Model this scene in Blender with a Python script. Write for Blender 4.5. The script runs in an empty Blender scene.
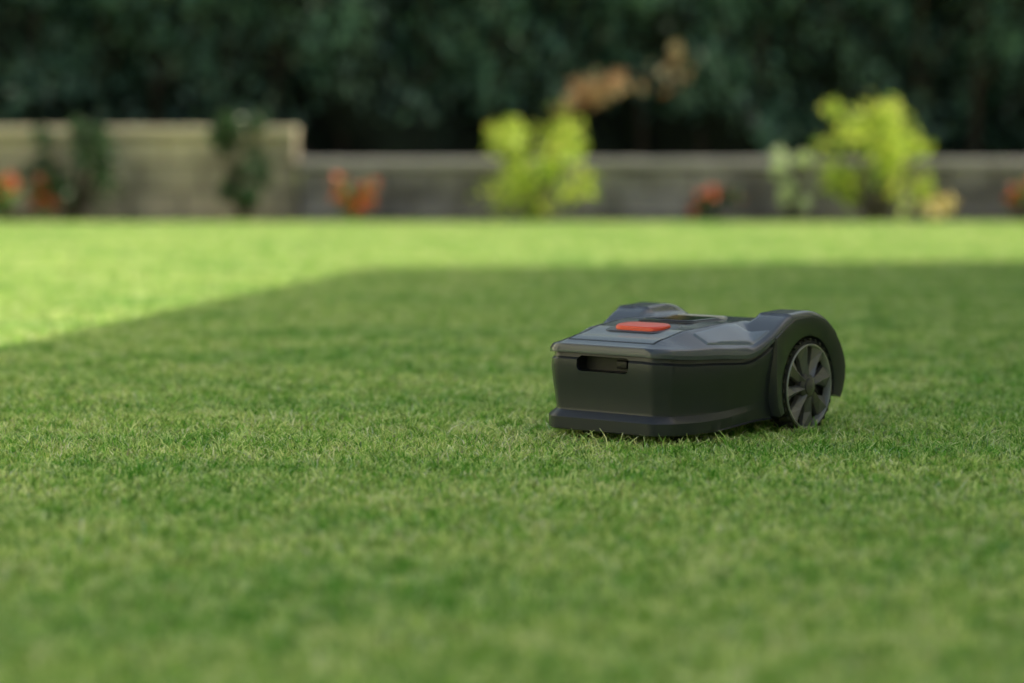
import bpy, math, random, bmesh
import numpy as np
from mathutils import Vector, Matrix
random.seed(3); rng=np.random.default_rng(7)
S=bpy.context.scene
S.view_settings.view_transform='Standard'; S.view_settings.look='None'; S.view_settings.exposure=0

# ---------------------------------------------------------------- helpers
def link(o,parent=None):
    S.collection.objects.link(o)
    if parent: o.parent=parent
    return o
def empty(name,loc=(0,0,0),rz=0):
    e=bpy.data.objects.new(name,None); e.empty_display_size=.1
    e.location=loc; e.rotation_euler=(0,0,rz); return link(e)
def mesh_obj(name,V,F,mat=None,parent=None,smooth=None,do_link=True):
    me=bpy.data.meshes.new(name); me.from_pydata([tuple(v) for v in V],[],[tuple(f) for f in F]); me.validate(); me.update()
    if smooth is not None:
        me.polygons.foreach_set('use_smooth',[True]*len(me.polygons))
        me.set_sharp_from_angle(angle=math.radians(smooth))
    if mat: me.materials.append(mat)
    o=bpy.data.objects.new(name,me)
    if do_link: link(o,parent)
    return o
def quads_mesh(name,V,nq,mats,parent=None,col=None,loc=(0,0,0)):
    me=bpy.data.meshes.new(name)
    me.vertices.add(len(V)); me.vertices.foreach_set('co',V.astype(np.float32).ravel())
    me.loops.add(nq*4); me.loops.foreach_set('vertex_index',np.arange(nq*4,dtype=np.int32))
    me.polygons.add(nq); me.polygons.foreach_set('loop_start',np.arange(0,nq*4,4,dtype=np.int32))
    me.polygons.foreach_set('loop_total',np.full(nq,4,dtype=np.int32))
    for m in mats: me.materials.append(m)
    if col is not None:
        a=me.attributes.new('rnd','FLOAT','POINT'); a.data.foreach_set('value',np.repeat(col,4).astype(np.float32))
    me.update(); me.validate()
    o=bpy.data.objects.new(name,me); o.location=loc
    link(o,parent); return o
def mat(name):
    m=bpy.data.materials.new(name); m.use_nodes=True
    nt=m.node_tree; nt.nodes.clear()
    out=nt.nodes.new('ShaderNodeOutputMaterial'); return m,nt,out
def N(nt,t,**k):
    n=nt.nodes.new(t)
    for a,v in k.items(): setattr(n,a,v)
    return n
def ramp(nt,src,stops):
    r=N(nt,'ShaderNodeValToRGB'); el=r.color_ramp.elements
    while len(el)>1: el.remove(el[-1])
    el[0].position=stops[0][0]; el[0].color=(*stops[0][1],1)
    for p,c in stops[1:]:
        e=el.new(p); e.color=(*c,1)
    nt.links.new(src,r.inputs[0]); return r.outputs[0]
def noise(nt,scale,detail=4,vec=None,rough=.5):
    n=N(nt,'ShaderNodeTexNoise'); n.inputs['Scale'].default_value=scale; n.inputs['Detail'].default_value=detail; n.inputs['Roughness'].default_value=rough
    if vec is not None: nt.links.new(vec,n.inputs['Vector'])
    return n.outputs['Fac']
def mixc(nt,f,a,b,mode='MIX'):
    m=N(nt,'ShaderNodeMix',data_type='RGBA',blend_type=mode)
    for s,v in ((m.inputs[0],f),(m.inputs[6],a),(m.inputs[7],b)):
        if hasattr(v,'links'): nt.links.new(v,s)
        elif isinstance(v,tuple): s.default_value=(*v,1)
        else: s.default_value=v
    return m.outputs[2]
def mathn(nt,op,a,b,clamp=False):
    m=N(nt,'ShaderNodeMath',operation=op,use_clamp=clamp)
    for s,v in ((m.inputs[0],a),(m.inputs[1],b)):
        if hasattr(v,'links'): nt.links.new(v,s)
        else: s.default_value=v
    return m.outputs[0]
def simple(name,c1,c2=None,scale=8,rough=.5,bump=0,bscale=60,metal=0,coat=0,spec=.5):
    m,nt,out=mat(name); p=N(nt,'ShaderNodeBsdfPrincipled')
    tc=N(nt,'ShaderNodeTexCoord').outputs['Object']
    c2=c2 or tuple(x*.8 for x in c1)
    nt.links.new(ramp(nt,noise(nt,scale,5,tc),[(.35,c1),(.65,c2)]),p.inputs['Base Color'])
    p.inputs['Roughness'].default_value=rough; p.inputs['Metallic'].default_value=metal
    p.inputs['Coat Weight'].default_value=coat; p.inputs['Specular IOR Level'].default_value=spec
    if bump:
        b=N(nt,'ShaderNodeBump'); b.inputs['Strength'].default_value=bump; b.inputs['Distance'].default_value=.01
        nt.links.new(noise(nt,bscale,4,tc),b.inputs['Height']); nt.links.new(b.outputs[0],p.inputs['Normal'])
    nt.links.new(p.outputs[0],out.inputs[0]); return m
def leafmat(name,dark,light,trans=.35,rough=.5,gloss=.06):
    m,nt,out=mat(name)
    at=N(nt,'ShaderNodeAttribute',attribute_name='rnd').outputs['Fac']
    c=ramp(nt,at,[(0,dark),(1,light)])
    d=N(nt,'ShaderNodeBsdfDiffuse'); t=N(nt,'ShaderNodeBsdfTranslucent'); g=N(nt,'ShaderNodeBsdfGlossy'); g.inputs['Roughness'].default_value=rough
    nt.links.new(c,d.inputs[0]); nt.links.new(c,t.inputs[0])
    m1=N(nt,'ShaderNodeMixShader'); m1.inputs[0].default_value=trans
    nt.links.new(d.outputs[0],m1.inputs[1]); nt.links.new(t.outputs[0],m1.inputs[2])
    m2=N(nt,'ShaderNodeMixShader'); m2.inputs[0].default_value=gloss
    nt.links.new(m1.outputs[0],m2.inputs[1]); nt.links.new(g.outputs[0],m2.inputs[2])
    nt.links.new(m2.outputs[0],out.inputs[0]); return m

# ---------------------------------------------------------------- camera / light
FPX=2400.
cam=bpy.data.cameras.new('camera'); co=bpy.data.objects.new('camera',cam); link(co)
cam.sensor_width=36; cam.lens=FPX/1024*36; cam.clip_end=2000; cam.clip_start=.05
co.location=(0,0,.72); co.rotation_euler=(math.radians(90-4.92),0,0)
cam.dof.use_dof=True; cam.dof.focus_distance=5.52; cam.dof.aperture_fstop=1.3
S.camera=co
EL=math.radians(42); tosun=Vector((.979*math.cos(EL),.2*math.cos(EL),math.sin(EL)))
sl=bpy.data.lights.new('sun','SUN'); sl.energy=5; sl.angle=math.radians(.5); sl.color=(1,.93,.66)
so=bpy.data.objects.new('sun',sl); link(so); so.rotation_euler=tosun.to_track_quat('Z','Y').to_euler(); so.location=(10,2,12)
w=bpy.data.worlds.new('World'); S.world=w; w.use_nodes=True; nt=w.node_tree
sky=N(nt,'ShaderNodeTexSky',sky_type='NISHITA'); sky.sun_disc=False; sky.sun_elevation=EL; sky.sun_rotation=math.atan2(tosun.x,tosun.y)
sky.air_density=2.2; sky.dust_density=4.5
bg=nt.nodes['Background']; bg.inputs[1].default_value=.15; nt.links.new(sky.outputs[0],bg.inputs[0])

# ---------------------------------------------------------------- ground + lawn
def lawn_noise(nt):
    pos=N(nt,'ShaderNodeNewGeometry').outputs['Position']
    mp=N(nt,'ShaderNodeMapping'); mp.inputs['Scale'].default_value=(.55,1.2,1); nt.links.new(pos,mp.inputs[0])
    n1=noise(nt,1.9,1,mp.outputs[0]); n2=noise(nt,24,2,mp.outputs[0],.7)
    return n1,n2
m_lawn,nt,out=mat('lawn_base'); n1,n2=lawn_noise(nt)
d=N(nt,'ShaderNodeBsdfDiffuse'); nt.links.new(ramp(nt,n2,[(.38,(.36,.55,.12)),(.6,(.78,.86,.30))]),d.inputs[0]); nt.links.new(d.outputs[0],out.inputs[0])
mesh_obj('ground',[(-400,-400,0),(400,-400,0),(400,400,0),(-400,400,0)],[(0,1,2,3)],m_lawn)

m_gr,nt,out=mat('grass_blades'); n1,n2=lawn_noise(nt)
at=N(nt,'ShaderNodeAttribute',attribute_name='rnd').outputs['Fac']
hh=N(nt,'ShaderNodeAttribute',attribute_name='hgt').outputs['Fac']
c=ramp(nt,at,[(0,(.34,.62,.10)),(.40,(.66,.90,.22)),(.80,(.86,.96,.34)),(.88,(.95,.94,.55)),(1,(.98,.96,.80))])
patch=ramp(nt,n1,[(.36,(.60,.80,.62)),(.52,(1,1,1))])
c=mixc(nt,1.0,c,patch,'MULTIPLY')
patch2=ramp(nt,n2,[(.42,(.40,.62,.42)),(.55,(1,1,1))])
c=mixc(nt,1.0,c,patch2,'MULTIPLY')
tipf=mathn(nt,'MULTIPLY',hh,mathn(nt,'SUBTRACT',n2,.46,True)); tipf=mathn(nt,'MULTIPLY',tipf,5.0,True)
c=mixc(nt,tipf,c,(.98,.98,.62))
d=N(nt,'ShaderNodeBsdfDiffuse'); t=N(nt,'ShaderNodeBsdfTranslucent')
g=N(nt,'ShaderNodeNewGeometry'); vm=N(nt,'ShaderNodeVectorMath',operation='ADD'); nt.links.new(g.outputs['Normal'],vm.inputs[0]); vm.inputs[1].default_value=(0,0,1.3)
vn=N(nt,'ShaderNodeVectorMath',operation='NORMALIZE'); nt.links.new(vm.outputs[0],vn.inputs[0]); nt.links.new(vn.outputs[0],d.inputs['Normal'])
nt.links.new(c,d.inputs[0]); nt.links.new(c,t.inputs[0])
a1=N(nt,'ShaderNodeMixShader'); a1.inputs[0].default_value=.25; nt.links.new(d.outputs[0],a1.inputs[1]); nt.links.new(t.outputs[0],a1.inputs[2])
nt.links.new(a1.outputs[0],out.inputs[0])

def grass_tile(k,n=12500):
    x=rng.uniform(-.5,.5,n); y=rng.uniform(-.5,.5,n)
    ph=rng.uniform(0,6.28,6)
    cl=.5+.25*np.sin(x*2*np.pi*5+ph[0])*np.sin(y*2*np.pi*6+ph[1])+.25*np.sin(x*2*np.pi*11+ph[2]+np.sin(y*12.56+ph[3]))*np.sin(y*2*np.pi*9+ph[4])
    h=rng.uniform(.010,.023,n)*(.55+.9*cl); tall=rng.random(n)<.06; h[tall]*=1.7
    wd=rng.uniform(.0011,.0023,n); az=rng.uniform(0,2*np.pi,n); lean=rng.uniform(.15,1.6,n)*h
    la=rng.uniform(0,2*np.pi,n)
    dx,dy=np.cos(la)*lean,np.sin(la)*lean; wx,wy=np.cos(az)*wd,np.sin(az)*wd
    flat=rng.random(n)<.12; h[flat]*=.9; dx[flat]*=1.4; dy[flat]*=1.4
    z0=np.zeros(n)
    V=np.stack([np.stack([x-wx,y-wy,z0],1),np.stack([x+wx,y+wy,z0],1),
      np.stack([x+wx*.85+dx*.35,y+wy*.85+dy*.35,h*.65],1),np.stack([x-wx*.85+dx*.35,y-wy*.85+dy*.35,h*.65],1),
      np.stack([x+wx*.35+dx,y+wy*.35+dy,h],1),np.stack([x-wx*.35+dx,y-wy*.35+dy,h],1)],1).reshape(-1,3)
    b=(np.arange(n)*6)[:,None]
    L=np.concatenate([b+np.array([[0,1,2,3]]),b+np.array([[3,2,4,5]])],1).reshape(-1)
    me=bpy.data.meshes.new('grass_patch'); me.vertices.add(n*6); me.vertices.foreach_set('co',V.astype(np.float32).ravel())
    me.loops.add(n*8); me.loops.foreach_set('vertex_index',L.astype(np.int32))
    me.polygons.add(n*2); me.polygons.foreach_set('loop_start',np.arange(0,n*8,4,dtype=np.int32)); me.polygons.foreach_set('loop_total',np.full(n*2,4,dtype=np.int32))
    r=rng.random(n)**1.3*.86; r[flat]=rng.uniform(.88,1,flat.sum()); r=np.clip(r,0,1)
    a=me.attributes.new('rnd','FLOAT','POINT'); a.data.foreach_set('value',np.repeat(r,6).astype(np.float32))
    a=me.attributes.new('hgt','FLOAT','POINT'); a.data.foreach_set('value',np.tile(np.array([0,0,.35,.35,1,1]),n).astype(np.float32))
    me.materials.append(m_gr); me.update(); me.validate()
    return bpy.data.objects.new('grass_patch',me)
gc=bpy.data.collections.new('grass_patches')
NT=4
for k in range(NT): gc.objects.link(grass_tile(k))
pts=[(x,y,0) for x in range(-8,9) for y in np.arange(1,19.6,1.0)]
me=bpy.data.meshes.new('lawn_grass'); me.from_pydata(pts,[],[]); n=len(pts)
a=me.attributes.new('idx','INT','POINT'); a.data.foreach_set('value',rng.integers(0,NT,n).astype(np.int32))
rot=np.zeros((n,3),np.float32); rot[:,2]=rng.integers(0,4,n)*math.pi/2
a=me.attributes.new('rot','FLOAT_VECTOR','POINT'); a.data.foreach_set('vector',rot.ravel())
lg=bpy.data.objects.new('lawn_grass',me); link(lg)
ng=bpy.data.node_groups.new('scatter','GeometryNodeTree')
ng.interface.new_socket('Geometry',in_out='INPUT',socket_type='NodeSocketGeometry'); ng.interface.new_socket('Geometry',in_out='OUTPUT',socket_type='NodeSocketGeometry')
gi=ng.nodes.new('NodeGroupInput'); go=ng.nodes.new('NodeGroupOutput'); ip=ng.nodes.new('GeometryNodeInstanceOnPoints'); ci=ng.nodes.new('GeometryNodeCollectionInfo')
ci.inputs['Collection'].default_value=gc; ci.inputs['Separate Children'].default_value=True; ci.inputs['Reset Children'].default_value=True
na=ng.nodes.new('GeometryNodeInputNamedAttribute'); na.data_type='INT'; na.inputs[0].default_value='idx'
nb=ng.nodes.new('GeometryNodeInputNamedAttribute'); nb.data_type='FLOAT_VECTOR'; nb.inputs[0].default_value='rot'
ng.links.new(gi.outputs[0],ip.inputs['Points']); ng.links.new(ci.outputs[0],ip.inputs['Instance']); ip.inputs['Pick Instance'].default_value=True
ng.links.new(na.outputs['Attribute'],ip.inputs['Instance Index']); ng.links.new(nb.outputs['Attribute'],ip.inputs['Rotation'])
ng.links.new(ip.outputs[0],go.inputs[0])
md=lg.modifiers.new('scatter','NODES'); md.node_group=ng

# ---------------------------------------------------------------- leaves
def leaf_at(P,ls,up,asp=.5,droop=-.4):
    n=len(P)
    d=rng.normal(size=(n,3)); d[:,2]+=droop; d/=np.linalg.norm(d,axis=1)[:,None]
    nn=rng.normal(size=(n,3)); nn[:,2]+=up; s=np.cross(d,nn); s/=np.linalg.norm(s,axis=1)[:,None]+1e-6
    l=(ls*rng.uniform(.6,1.3,n))[:,None]
    V=np.stack([P-d*l*.5,P+s*l*asp*.5,P+d*l*.5,P-s*l*asp*.5],1)
    return V.reshape(-1,3)
def leaves(C,R,n,ls,up=.3,asp=.5):
    k=rng.integers(0,len(C),n); u=rng.normal(size=(n,3)); u/=np.linalg.norm(u,axis=1)[:,None]
    r=rng.uniform(0,1,n)**(1/2.2)
    return leaf_at(C[k]+u*r[:,None]*R[k],ls,up,asp)
m_hedge=leafmat('hedge_leaves',(.013,.05,.040),(.16,.33,.24),.25,.4,.06)
m_dk=leafmat('dark_shrub_leaves',(.02,.06,.025),(.07,.15,.06),.25)
m_br=leafmat('bright_leaves',(.26,.46,.04),(.95,.97,.20),.5)
m_md=leafmat('green_leaves',(.07,.18,.04),(.22,.38,.09),.35)
m_pale=leafmat('pale_leaves',(.55,.68,.40),(.92,.95,.72),.4)
m_red=leafmat('red_petals',(.55,.06,.03),(.85,.20,.10),.3)
m_or=leafmat('orange_petals',(.75,.55,.25),(.92,.85,.5),.3)
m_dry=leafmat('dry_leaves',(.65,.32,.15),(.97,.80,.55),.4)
m_wood=simple('bark',(.03,.024,.018),(.05,.04,.03),20,.85,.4)
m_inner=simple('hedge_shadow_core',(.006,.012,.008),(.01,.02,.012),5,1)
def tube(p0,p1,r0,r1,nseg=6):
    p0=Vector(p0);p1=Vector(p1);d=(p1-p0).normalized(); a=d.orthogonal().normalized(); b=d.cross(a)
    V=[p0+(a*math.cos(t)+b*math.sin(t))*r0 for t in [2*math.pi*i/nseg for i in range(nseg)]]+[p1+(a*math.cos(t)+b*math.sin(t))*r1 for t in [2*math.pi*i/nseg for i in range(nseg)]]
    F=[(i,(i+1)%nseg,nseg+(i+1)%nseg,nseg+i) for i in range(nseg)]
    return V,F
def tubes(name,segs,m,parent):
    V=[];F=[]
    for s in segs:
        v,f=tube(*s); o=len(V); V+=v; F+=[tuple(i+o for i in q) for q in f]
    return mesh_obj(name,V,F,m,parent,40)
def plant(name,x,y,z,w,h,n,ls,m,flowers=None,nf=0,fs=.05,lobes=9,asp=.5,base=.25):
    e=empty(name,(x,y,z))
    C=[];R=[]
    for i in range(lobes):
        t=rng.random(); zz=h*(base+(.9-base)*t); rad=w*.5*(1-.55*abs(t-.35)); an=rng.uniform(0,6.28); q=rng.uniform(.3,.9)*rad
        C.append((math.cos(an)*q,math.sin(an)*q*.7,zz)); rr=w*rng.uniform(.08,.17); R.append((rr,rr,rr*rng.uniform(.7,1.2)))
    C=np.array(C);R=np.array(R)
    V=leaves(C,R,n,ls,asp=asp); V[:,2]=np.maximum(V[:,2],.01)
    quads_mesh('leaves',V,n,[m],e,rng.random(n)**1.3)
    tubes('stems',[((rng.uniform(-.03,.03)*w,rng.uniform(-.03,.03)*w,0),tuple(c),.012,.004) for c in C],m_wood,e)
    if flowers:
        k=rng.integers(0,lobes,nf); u=rng.normal(size=(nf,3)); u[:,2]=abs(u[:,2]); u[:,1]=-abs(u[:,1]); u/=np.linalg.norm(u,axis=1)[:,None]
        P=C[k]+u*R[k]*1.05
        P=np.repeat(P,6,0)+rng.normal(size=(nf*6,3))*fs*.35
        V=leaf_at(P,fs,.8,.8); quads_mesh('flowers',V,nf*6,[flowers],e,rng.random(nf*6))
    return e
plant('flowering_plant',-4.05,19.7,0,.75,.40,900,.06,m_md,m_red,34,.07)
plant('dark_shrub',-3.62,19.85,0,.85,.88,1300,.08,m_dk,lobes=20)
plant('dark_shrub',-2.22,19.8,0,.60,1.0,1300,.08,m_dk,lobes=18,base=.12)
plant('flowering_plant',-1.28,19.7,0,.46,.40,600,.06,m_md,m_red,16,.065)
plant('bright_shrub',.2,19.7,0,1.25,.90,950,.085,m_br,lobes=26,base=.15)
plant('flowering_plant',1.64,19.8,0,.6,.30,700,.05,m_dk,m_red,16,.055)
plant('pale_shrub',2.28,19.55,0,.42,.62,460,.07,m_pale,lobes=9)
plant('bright_shrub',2.98,19.75,0,1.2,1.08,1150,.085,m_br,lobes=30,base=.15)
plant('flowering_plant',3.47,19.5,0,.28,.18,220,.05,m_md,m_or,30,.06)
plant('flowering_plant',4.2,19.7,0,.55,.38,600,.06,m_md,m_red,25,.06)
plant('dark_shrub',-5.4,19.8,0,.9,.9,1400,.08,m_dk)
plant('bright_shrub',5.6,19.75,0,1.1,.9,1500,.085,m_br,lobes=20)

# ---------------------------------------------------------------- wall (stone blocks)
def stone_wall(name,x0,x1,y,h,bh,c1,c2):
    e=empty(name,(x0,y,0)); V=[];F=[]; cap=.07
    rows=max(1,round((h-cap)/bh)); bh=(h-cap)/rows; L=x1-x0
    for r in range(rows):
        x=0 if r%2==0 else -.2
        while x<L:
            w_=rng.uniform(.32,.6); a=max(x,0)+.005; b=min(x+w_,L)-.005; x+=w_
            if b-a<.05: continue
            o=len(V); dy=rng.uniform(0,.02); z0=r*bh+.005; z1=(r+1)*bh-.005; bv=.012
            V+=[(a,.02+dy,z0),(b,.02+dy,z0),(b,.02+dy,z1),(a,.02+dy,z1),(a+bv,dy,z0+bv),(b-bv,dy,z0+bv),(b-bv,dy,z1-bv),(a+bv,dy,z1-bv),(a,.3,z0),(b,.3,z0),(b,.3,z1),(a,.3,z1)]
            F+=[tuple(o+i for i in q) for q in [(4,5,6,7),(0,1,5,4),(1,2,6,5),(2,3,7,6),(3,0,4,7),(3,2,10,11),(1,9,10,2),(0,3,11,8)]]
    m=simple(name+'_stone',c1,c2,2.2,.9,.6,25)
    mesh_obj('blocks',V,F,m,e)
    V=[];F=[]; x=0
    while x<L-.01:
        w_=min(.9,L-x); o=len(V); a=x+.003;b=x+w_-.003; x+=w_
        for z in (h-cap,h-.012): V+=[(a,-.04,z),(b,-.04,z),(b,.34,z),(a,.34,z)]
        V+=[(a+.012,-.028,h),(b-.012,-.028,h),(b-.012,.328,h),(a+.012,.328,h)]
        F+=[tuple(o+i for i in q) for q in [(0,3,2,1),(0,1,5,4),(1,2,6,5),(2,3,7,6),(3,0,4,7),(4,5,9,8),(5,6,10,9),(6,7,11,10),(7,4,8,11),(8,9,10,11)]]
    mesh_obj('coping',V,F,simple(name+'_coping',tuple(v*1.2 for v in c1),c1,4,.85,.4,30),e)
    mesh_obj('mortar',[(0,.03,0),(L,.03,0),(L,.03,h-cap),(0,.03,h-cap)],[(0,1,2,3)],simple(name+'_mortar',(.16,.14,.12),None,20,.95),e)
stone_wall('stone_wall',-14,-1.82,20.3,.79,.24,(.60,.52,.42),(.28,.25,.21))
stone_wall('stone_wall',-1.80,16,20.32,.52,.22,(.36,.34,.36),(.15,.14,.15))
m_soil=simple('soil',(.03,.022,.016),(.05,.037,.027),6,1,.5,30)
def terrace():
    V=[];F=[]; xs=np.linspace(-14,16,121); ys=np.linspace(20.58,34,24)
    for j,y in enumerate(ys):
        for x in xs:
            zz=(.70 if x<-1.82 else .45)
            V.append((x,y,zz+.03*math.sin(x*3+y*2)))
    nx=len(xs)
    for j in range(len(ys)-1):
        for i in range(nx-1): F.append((j*nx+i,j*nx+i+1,(j+1)*nx+i+1,(j+1)*nx+i))
    return mesh_obj('planting_bed_soil',V,F,m_soil,None,60)
terrace()
mesh_obj('flower_bed_soil',[(-14,19.62,.004),(16,19.62,.004),(16,20.34,.004),(-14,20.34,.004)],[(0,1,2,3)],m_soil)

# ---------------------------------------------------------------- hedge
def hedge():
    e=empty('tall_hedge',(0,0,0))
    def face(x,z): return 21.55+.32*np.sin(x*1.7+z*.8)*.6+.26*np.sin(x*4.1+1+z*2.3)+.15*np.sin(x*9+z*6)
    def bottom(x): return np.where(x<-1.9,.76,np.where(x>2.1,.60,1.0+.12*np.sin(x*2.2)))
    n=60000; x=rng.uniform(-14,16,n); z=.55+rng.random(n)**1.2*3.5
    y=face(x,z)+rng.exponential(.16,n)-.05
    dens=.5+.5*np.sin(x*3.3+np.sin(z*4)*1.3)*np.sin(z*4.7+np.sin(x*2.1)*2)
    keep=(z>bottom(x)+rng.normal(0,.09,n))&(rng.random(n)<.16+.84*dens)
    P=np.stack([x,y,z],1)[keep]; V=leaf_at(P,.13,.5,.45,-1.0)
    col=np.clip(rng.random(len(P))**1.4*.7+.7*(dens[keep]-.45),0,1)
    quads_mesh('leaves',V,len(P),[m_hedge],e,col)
    n=14000; P=np.stack([rng.uniform(-14,16,n),rng.uniform(21.5,23.6,n),4.0+rng.normal(0,.12,n)],1)
    quads_mesh('top_leaves',leaf_at(P,.13,.5,.42),n,[m_hedge],e,rng.random(n))
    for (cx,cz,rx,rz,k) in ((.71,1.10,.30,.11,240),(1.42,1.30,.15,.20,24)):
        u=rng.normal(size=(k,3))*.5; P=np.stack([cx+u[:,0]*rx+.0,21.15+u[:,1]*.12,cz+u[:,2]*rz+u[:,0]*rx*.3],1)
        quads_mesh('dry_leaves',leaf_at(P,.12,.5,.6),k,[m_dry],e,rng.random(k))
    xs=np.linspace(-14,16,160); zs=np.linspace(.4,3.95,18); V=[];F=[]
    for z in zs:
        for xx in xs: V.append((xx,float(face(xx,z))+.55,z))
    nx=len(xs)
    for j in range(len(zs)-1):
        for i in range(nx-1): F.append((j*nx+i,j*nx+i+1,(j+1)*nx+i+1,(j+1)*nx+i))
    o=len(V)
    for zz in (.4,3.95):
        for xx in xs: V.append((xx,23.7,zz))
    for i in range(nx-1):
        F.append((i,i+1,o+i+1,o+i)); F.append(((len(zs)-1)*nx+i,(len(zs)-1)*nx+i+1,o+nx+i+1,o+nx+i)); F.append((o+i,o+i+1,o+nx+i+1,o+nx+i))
    mesh_obj('shade_backing',V,F,m_inner,e,60)  # solid dark sheet; the shade inside the hedge is put into its colour
    segs=[]
    xx=-13.8
    while xx<15.8:
        yy=21.95+rng.uniform(-.15,.2); tx=xx+rng.uniform(-.1,.1)
        segs.append(((xx,yy,.3),(tx,yy,1.3),.04,.028)); segs.append(((tx,yy,1.3),(tx+.1,yy+.15,3.4),.028,.012))
        segs.append(((tx,yy,1.1),(tx+.3,yy-.2,1.7),.02,.008)); xx+=rng.uniform(.5,.8)
    tubes('trunks',segs,m_wood,e)
hedge()

# ---------------------------------------------------------------- houses either side, off frame (the right one casts the shade, the left one is added to bounce sunlight)
def house(cx,cy,ux,uy,inside_x,Hh,LX,LY,c1,c2,floors):
    ang=math.atan2(uy,ux); e=empty('stucco_house',(cx,cy,0),ang)
    sgn=1 if (-uy*inside_x)>0 else -1
    m_w=simple('stucco',c1,c2,2,.9,.3,60); m_gl=simple('window_glass',(.03,.035,.04),None,3,.08); m_fr=simple('window_frame',(.75,.75,.73),None,5,.5)
    m_rf=simple('parapet_cap',(.2,.2,.2),None,5,.6); m_dr=simple('door_paint',(.12,.07,.04),(.09,.05,.03),9,.5)
    def box(nm,a,b,m):
        (x0,y0,z0),(x1,y1,z1)=a,b
        V=[(x,sgn*y,z) for z in (z0,z1) for x,y in ((x0,y0),(x1,y0),(x1,y1),(x0,y1))]
        return mesh_obj(nm,V,[(0,3,2,1),(4,5,6,7),(0,1,5,4),(1,2,6,5),(2,3,7,6),(3,0,4,7)],m,e)
    box('walls',(0,0,0),(LX,LY,Hh-.12),m_w); box('roof_parapet',(-.03,-.03,Hh-.12),(LX+.03,LY+.03,Hh),m_rf)
    for fl,zf in enumerate(floors):
        for i in range(int(LX/4.2)):
            x=1.6+i*4.2
            if i==2 and fl==0:
                box('door',(x,-.05,.0),(x+1.1,-.003,2.15),m_dr); box('door_frame',(x-.1,-.03,0),(x-.003,-.004,2.25),m_fr); box('door_frame',(x+1.103,-.03,0),(x+1.2,-.004,2.25),m_fr); box('door_step',(x-.3,-.6,0),(x+1.4,-.06,.12),m_rf); continue
            box('window_glass',(x,-.02,zf),(x+1.3,-.004,zf+1.3),m_gl)
            for q in (((x-.08,-.05,zf-.08),(x-.002,-.003,zf+1.38)),((x+1.302,-.05,zf-.08),(x+1.38,-.003,zf+1.38)),((x,-.05,zf+1.302),(x+1.3,-.003,zf+1.38)),((x,-.05,zf-.08),(x+1.3,-.003,zf-.002)),((x+.62,-.045,zf),(x+.68,-.022,zf+1.3))): box('window_frame',*q,m_fr)
            box('window_sill',(x-.15,-.12,zf-.13),(x+1.45,-.003,zf-.083),m_rf)
H1=5.2; L1=H1/math.tan(EL)
house(-.76+.979*L1,12.8+.2*L1,-.192,-.981,1,H1,17,8,(.80,.77,.70),(.74,.70,.63),(.95,3.2))
house(-6.3,15.5,0,-1,-1,6.4,20,8,(.85,.83,.80),(.80,.78,.74),(.95,3.8))  # unseen pale house, added to reflect sunlight into the shaded lawn

# ---------------------------------------------------------------- robotic lawn mower
OX,OY=.518,5.95; RZ=math.radians(-128)
mw=empty('robotic_lawn_mower',(OX,OY,-.004),RZ); SC=1.03; mw.scale=(SC,)*3
m_top=simple('shell_plastic',(.055,.065,.092),(.06,.07,.098),6,.22,.03,900,coat=.35)
m_panel=simple('side_panel_plastic',(.12,.15,.205),(.125,.155,.21),6,.22,.03,900,coat=.4)
m_body=simple('body_plastic',(.022,.025,.036),(.025,.028,.040),6,.29,.04,900)
m_blk=simple('black_plastic',(.010,.010,.011),None,9,.5,.1,300)
m_tyre=simple('rubber',(.014,.014,.014),(.024,.024,.022),30,.8,.3,200)
m_rim=simple('rim_plastic',(.42,.42,.45),(.36,.36,.39),8,.35,metal=.3)
m_spoke=simple('spoke_plastic',(.20,.19,.205),(.15,.145,.16),8,.28,metal=.2)
m_hub=simple('hub_plastic',(.075,.07,.078),None,8,.3)
m_but=simple('red_button',(.82,.085,.04),(.76,.07,.03),5,.32)
m_scr=simple('display_glass',(.01,.012,.015),None,5,.07,coat=.5)
m_sil=simple('light_trim',(.5,.52,.55),None,5,.3)
def ss(a,b,x):
    t=min(1,max(0,(x-a)/(b-a))); return t*t*(3-2*t)
NX=.49
def rounded(pts,rads,seg=8):
    out=[]; n=len(pts)
    for i in range(n):
        p=Vector(pts[i]); a=Vector(pts[i-1]); b=Vector(pts[(i+1)%n]); r=rads[i]
        da=(a-p).normalized(); db=(b-p).normalized(); ang=da.angle(db); d=r/math.tan(ang/2)
        p0=p+da*d; p1=p+db*d; c=p+(da+db).normalized()*(r/math.sin(ang/2))
        a0=math.atan2(p0.y-c.y,p0.x-c.x); a1=math.atan2(p1.y-c.y,p1.x-c.x); dd=(a1-a0+math.pi)%(2*math.pi)-math.pi
        for k in range(seg+1): out.append(Vector((c.x+r*math.cos(a0+dd*k/seg),c.y+r*math.sin(a0+dd*k/seg))))
    return out
half=[(NX,.136),(NX-.035,.172),(.30,.222),(.14,.25),(-.135,.25),(-.17,.20)]
hr=[.04,.04,.2,.3,.03,.05]
poly=[(x,y) for x,y in half]+[(x,-y) for x,y in reversed(half)]
O=rounded(poly,hr+hr[::-1],8)
def resample(P,n):
    P=P+[P[0]]; d=[0]
    for i in range(1,len(P)): d.append(d[-1]+(P[i]-P[i-1]).length)
    T=d[-1]; out=[];j=0
    for k in range(n):
        s=T*k/n
        while d[j+1]<s: j+=1
        t=(s-d[j])/max(1e-9,d[j+1]-d[j]); out.append(P[j].lerp(P[j+1],t))
    return out
NU=320; O=resample(O,NU)
ON=[]
for i in range(NU):
    t=(O[(i+1)%NU]-O[i-1]).normalized(); nrm=Vector((t.y,-t.x))
    if nrm.dot(O[i]-Vector((.15,0)))<0: nrm=-nrm
    ON.append(nrm)
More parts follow.
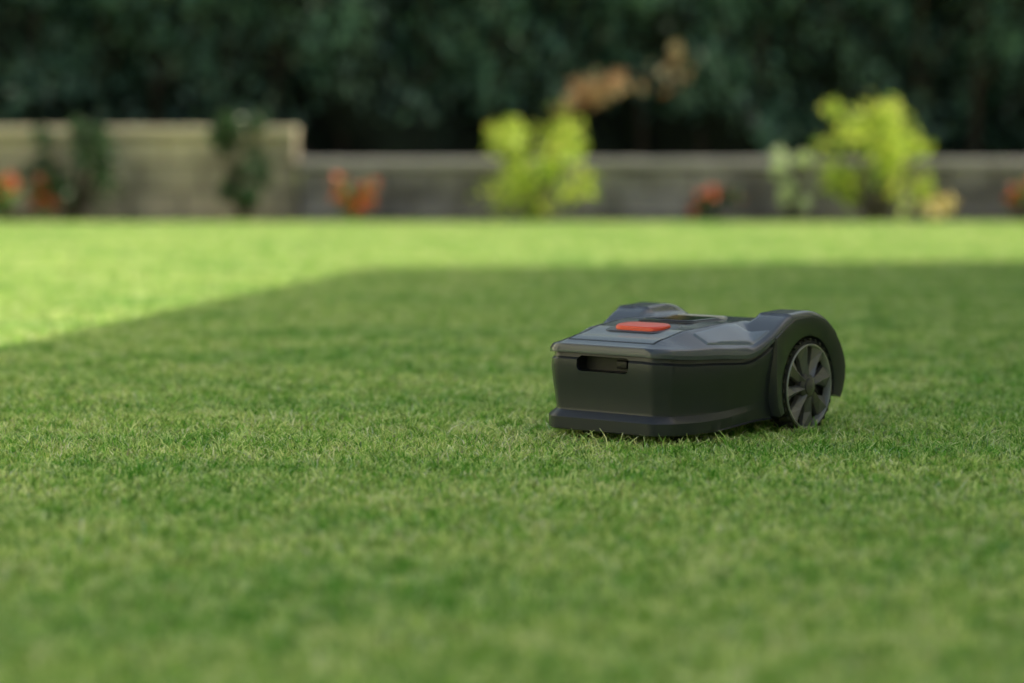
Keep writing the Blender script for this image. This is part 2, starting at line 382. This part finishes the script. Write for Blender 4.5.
def interp(x,T):
    if x<=T[0][0]: return T[0][1]
    for (a,va),(b,vb) in zip(T,T[1:]):
        if x<=b:
            t=(x-a)/(b-a); t=t*t*(3-2*t)*.5+t*.5; return va+(vb-va)*t
    return T[-1][1]
DECK=[(-.17,.205),(-.10,.255),(0,.268),(.2,.269),(.33,.260),(.42,.245),(.49,.229)]
EDGE=[(-.17,.19),(0,.21),(.15,.210),(.35,.218),(.49,.225)]
WID=[(-.17,.25),(.14,.25),(.30,.222),(.455,.174),(.49,.160)]
def humpz(x):
    if x<=.0: return .115+math.sqrt(max(0.0004,.176**2-x*x))
    zt=.291
    if x<.08: return zt-.04*x
    zt-=.0032
    return zt+(interp(x,EDGE)-zt)*ss(.05,.25,x) if x<.25 else interp(x,EDGE)
def zf(x,y):
    ay=abs(y); wv=interp(x,WID); dk=.115+.02*ss(.5,.2,x)
    t=min(1,max(0,(ay-dk)/(wv-dk))); t=t*.85+.15*ss(0,1,t)
    z=interp(x,DECK)*(1-t)+interp(x,EDGE)*t
    k=ss(.130,.165,ay)
    hz=humpz(x)
    if hz>z or x<-.05: z=z+(hz-z)*k
    return z
Vs=[];Fs=[]; rings=[.0]+[i/60 for i in range(1,57)]+[.955,.97,.983,.993,1.0,1.0]
for ri,s in enumerate(rings):
    for i in range(NU):
        o=O[i]; cx=min(.42,max(-.08,o.x*.82+.02)); C=Vector((cx,0)); p=C+(o-C)*s
        z=zf(p.x,p.y)
        if s>.93: z-=.010*((s-.93)/.07)**2.6
        if ri==len(rings)-1: z-=.009
        Vs.append((p.x,p.y,z))
for r in range(len(rings)-1):
    for i in range(NU):
        j=(i+1)%NU; Fs.append((r*NU+i,r*NU+j,(r+1)*NU+j,(r+1)*NU+i))
mesh_obj('top_shell',Vs,Fs,m_top,mw,22)
def body():
    V=[];F=[]
    lv=[(0,-.02),(.012,-.001),(.03,.003),(.17,.003),(.19,.000),(.255,-.014),(.285,-.015),(.60,-.007),(.82,-.003),(.90,-.004),(.93,-.009),(1,-.011)]
    for t,off in lv:
        for i in range(NU):
            o=O[i]; n=ON[i]; ze=zf(o.x,o.y)-.017
            side=ss(.40,.16,o.x)
            zb=.030+.014*side
            of=off+ (-.018*side*(1-t)**1.5)
            if side>0 and .03<=t<=.36: of=of*(1-side)+(-.012-.012*(1-t))*side
            p=o+n*of; x,y=p.x,p.y
            if o.x<.128:
                y=math.copysign(min(abs(y),.168),y); zb=.05
            if o.x<.128: ze=min(ze,.24)
            V.append((x,y,zb+(ze-zb)*t))
    for r in range(len(lv)-1):
        for i in range(NU):
            j=(i+1)%NU; F.append((r*NU+i,r*NU+j,(r+1)*NU+j,(r+1)*NU+i))
    F.append(tuple(range(NU))[::-1]); F.append(tuple(range((len(lv)-1)*NU,len(lv)*NU)))
    return mesh_obj('lower_body',V,F,m_body,mw)
bd=body()
def fixn(o):
    bm=bmesh.new(); bm.from_mesh(o.data); bmesh.ops.recalc_face_normals(bm,faces=bm.faces); bm.to_mesh(o.data); bm.free()
fixn(bd)
def stadium(hw,hh,y0=0,z0=0,seg=8,r=None):
    r=r or hh; pts=[]
    for cx,cz,a in ((hw-r,hh-r,0),(-hw+r,hh-r,90),(-hw+r,-hh+r,180),(hw-r,-hh+r,270)):
        for k in range(seg+1):
            t=math.radians(a+90*k/seg); pts.append((y0+cx+r*math.cos(t),z0+cz+r*math.sin(t)))
    return pts
SZ=.186
st=stadium(.072,.0175,0,SZ,8,.012); n=len(st)
V=[(NX-.045,y,z) for y,z in st]+[(NX+.05,y,z) for y,z in st]
F=[tuple(range(n))[::-1],tuple(range(n,2*n))]+[(i,(i+1)%n,n+(i+1)%n,n+i) for i in range(n)]
cut=mesh_obj('cutter',V,F,None,mw)
fixn(cut)
bpy.context.view_layer.update()
bo=bd.modifiers.new('b','BOOLEAN'); bo.object=cut; bo.operation='DIFFERENCE'; bo.solver='EXACT'
dg=bpy.context.evaluated_depsgraph_get(); nm=bpy.data.meshes.new_from_object(bd.evaluated_get(dg)); bd.modifiers.clear(); bd.data=nm
bpy.data.objects.remove(cut)
nm.polygons.foreach_set('use_smooth',[True]*len(nm.polygons)); nm.set_sharp_from_angle(angle=math.radians(24))
def lbox(nmx,c,s,m,bev=.003,par=mw,rot=None):
    bm=bmesh.new(); bmesh.ops.create_cube(bm,size=1)
    for v in bm.verts: v.co=Vector((v.co.x*s[0],v.co.y*s[1],v.co.z*s[2]))
    bmesh.ops.bevel(bm,geom=bm.edges[:],offset=bev,segments=3,affect='EDGES',profile=.5)
    me=bpy.data.meshes.new(nmx); bm.to_mesh(me); bm.free(); me.materials.append(m)
    for p in me.polygons: p.use_smooth=True
    me.set_sharp_from_angle(angle=math.radians(50))
    o=bpy.data.objects.new(nmx,me); o.location=c
    if rot: o.rotation_euler=rot
    return link(o,par)
V=[(NX-.041,y,z) for y,z in stadium(.0712,.0167,0,SZ,8,.0112)]+[(NX-.0105,y,z) for y,z in stadium(.0712,.0167,0,SZ,8,.0112)]
mesh_obj('slot_lining',V,[tuple(range(n))]+[(i,(i+1)%n,n+(i+1)%n,n+i) for i in range(n)],m_blk,mw)
lbox('front_sensor',(NX-.034,.035,SZ),(.010,.03,.018),m_blk,.003)
# seams between the moulded covers
def seam(name,path,wd=.0016,hgt=.0009):
    V=[];F=[]
    for i,(x,y) in enumerate(path):
        a=Vector(path[max(0,i-1)]); b=Vector(path[min(len(path)-1,i+1)]); t=(b-a).normalized(); q=Vector((-t.y,t.x))*wd
        for s in (-1,1): X,Y=x+q.x*s,y+q.y*s; V.append((X,Y,zf(X,Y)+hgt))
    for i in range(len(path)-1): F.append((2*i,2*i+1,2*i+3,2*i+2))
    return mesh_obj(name,V,F,m_blk,mw)
for sd in (1,-1):
    seam('cover_seam',[(.455-.33*k/40,sd*(.118+.016*ss(.4,.2,.455-.33*k/40))) for k in range(41)])
seam('cover_seam',[(.455,-.118+.236*k/30) for k in range(31)])
for sd in (1,-1):
    V=[];F=[]; a,b=26,12
    for i in range(a+1):
        for j in range(b+1):
            tx=i/a; ty=j/b
            x=.15+.19*tx - .02*(ty-.5)*(1-tx)
            y0=.142; y1=interp(x,WID)-.016-.01*tx
            y=y0+(y1-y0)*ty
            rim=min(1,min(tx,1-tx)*a/1.2,min(ty,1-ty)*b/1.2)
            V.append((x,sd*y,zf(x,y)+.005*rim-.001*(1-rim)))
    for i in range(a):
        for j in range(b): q=i*(b+1)+j; F.append((q,q+1,q+b+2,q+b+1))
    fo=mesh_obj('side_panel',V,F,m_panel,mw,22); fixn(fo)
def lathe(name,prof,m,par,seg=64,loc=(0,0,0),smooth=35):
    V=[];F=[];k=len(prof)
    for i in range(seg):
        t=2*math.pi*i/seg
        for r,y in prof: V.append((r*math.cos(t),y,r*math.sin(t)))
    for i in range(seg):
        for j in range(k-1):
            a=i*k+j;b=((i+1)%seg)*k+j; F.append((a,a+1,b+1,b))
    o=mesh_obj(name,V,F,m,par,smooth); o.location=loc; return o
ZC=.115
for sd in (1,-1):
    outer=[(.128,.052),(.140,.075),(.146,.11),(.15,.15),(.15,.18)]
    for k in range(33):
        x=.15-.312*k/32; outer.append((x,zf(x,.25)-.012))
    outer+=[(-.168,.15),(-.166,.12),(-.155,.09),(-.146,.075)]
    V=[];F=[]
    for x,z in outer:
        a=math.atan2(z-ZC,x); ri=.1175; ix,iz=ri*math.cos(a),ZC+ri*math.sin(a)
        rm=.124; mx,mz=rm*math.cos(a),ZC+rm*math.sin(a)
        V+=[(x,sd*.17,z),(x,sd*.2475,z),(x*.985,sd*.2515,ZC+(z-ZC)*.985),(mx,sd*.2515,mz),(ix,sd*.247,iz),(ix,sd*.17,iz)]
    for i in range(len(outer)-1):
        for j in range(6):
            a=i*6+j;b=i*6+(j+1)%6; F.append((a,b,b+6,a+6))
    F.append((0,1,2,3,4,5)); q=(len(outer)-1)*6; F.append((q+5,q+4,q+3,q+2,q+1,q))
    ob=mesh_obj('wheel_arch',V,F,m_body,mw,35); fixn(ob)
    we=bpy.data.objects.new('rear_wheel',None); link(we,mw); we.location=(0,sd*.221,ZC-.002); we.scale=(1,sd,1); we.rotation_euler=(0,.17,0)
    lathe('tyre',[(.09,-.03),(.104,-.03),(.108,-.024),(.109,0),(.108,.022),(.106,.028),(.104,.030),(.101,.027),(.100,.02)],m_tyre,we)
    V=[];F=[]
    for k in range(30):
        t=2*math.pi*k/30
        for hsd in (-1,1):
            o=len(V); tt=t+(.1 if hsd>0 else 0)
            for r in (.106,.1135):
                for (dt,yy) in ((-.04,.001),(.04,.001),(.04+.05,.026),(-.04+.05,.026)): V.append((r*math.cos(tt+dt),hsd*yy,r*math.sin(tt+dt)))
            F+=[tuple(o+i for i in q) for q in [(4,5,6,7),(0,1,5,4),(1,2,6,5),(2,3,7,6),(3,0,4,7)]]
    mesh_obj('tread',V,F,m_tyre,we)
    lathe('rim',[(.095,.012),(.0962,.027),(.0975,.0305),(.0995,.0305),(.1010,.028),(.1010,.02)],m_rim,we)
    lathe('wheel_disc',[(.0,.004),(.097,.004)],m_blk,we)
    V=[];F=[]; ns=8
    for k in range(ns):
        t=2*math.pi*k/ns; c,s_=math.cos(t),math.sin(t)
        def P(r,w_,y): return (r*c-w_*s_,y,r*s_+w_*c)
        o=len(V)
        V+=[P(.024,-.0075,.019),P(.024,0,.033),P(.024,.0075,.019), P(.062,-.012,.016),P(.062,0,.029),P(.062,.012,.016), P(.097,-.029,.017),P(.097,0,.030),P(.097,.029,.017),
            P(.024,-.0075,.006),P(.024,.0075,.006),P(.062,-.012,.006),P(.062,.012,.006),P(.097,-.029,.006),P(.097,.029,.006)]
        F+=[tuple(o+i for i in q) for q in [(0,1,4,3),(1,2,5,4),(3,4,7,6),(4,5,8,7),(9,0,3,11),(11,3,6,13),(2,10,12,5),(5,12,14,8)]]
    mesh_obj('spokes',V,F,m_spoke,we)
    lathe('hub_cap',[(0,.037),(.014,.036),(.020,.033),(.0205,.030),(.027,.0285),(.031,.024),(.032,.008)],m_hub,we)
for sd in (1,-1):
    ce=bpy.data.objects.new('front_caster',None); link(ce,mw); ce.location=(.36,sd*.12,.042)
    lathe('caster_tyre',[(.01,-.014),(.034,-.014),(.038,-.008),(.038,.008),(.034,.014),(.01,.014)],m_tyre,ce,32)
    lbox('caster_fork',(0,0,.02),(.02,.034,.05),m_blk,.003,ce)
lathe_c=lathe('cutting_disc',[(0,-.006),(.11,-.006),(.115,0),(.11,.006),(0,.006)],m_blk,mw,48,(.2,0,.05)); lathe_c.rotation_euler=(math.radians(90),0,0)
def pad(name,cx,cy,hx,hy,z0,h,m,r=.02,top=.82,tilt=0,n=10,par=mw):
    V=[];F=[]; st=stadium(hx,hy,0,0,n,r); k=len(st)
    prof=[(1,0),(1,h*.55),(.975,h*.8),(.93,h*.95),(top,h),(top*.5,h*1.05)]
    for s,z in prof:
        for a,b in st: V.append((cx+a*s,cy+b*s,z0+z+a*tilt))
    for q in range(len(prof)-1):
        for i in range(k): F.append((q*k+i,q*k+(i+1)%k,(q+1)*k+(i+1)%k,(q+1)*k+i))
    F.append(tuple(range((len(prof)-1)*k,len(prof)*k)))
    return mesh_obj(name,V,F,m,par,40)
pad('button_surround',.325,.0,.055,.084,.250,.011,m_body,.03,tilt=-.10)
pad('stop_button',.325,.0,.034,.068,.256,.012,m_but,.030,tilt=-.08,top=.7)
pad('display_bezel',.17,.0,.075,.080,.262,.009,m_blk,.02,.9)
pad('display_glass',.17,.0,.066,.070,.271,.003,m_scr,.015,.95)
pad('display_trim',.08,.0,.006,.07,.266,.009,m_sil,.004,.9)
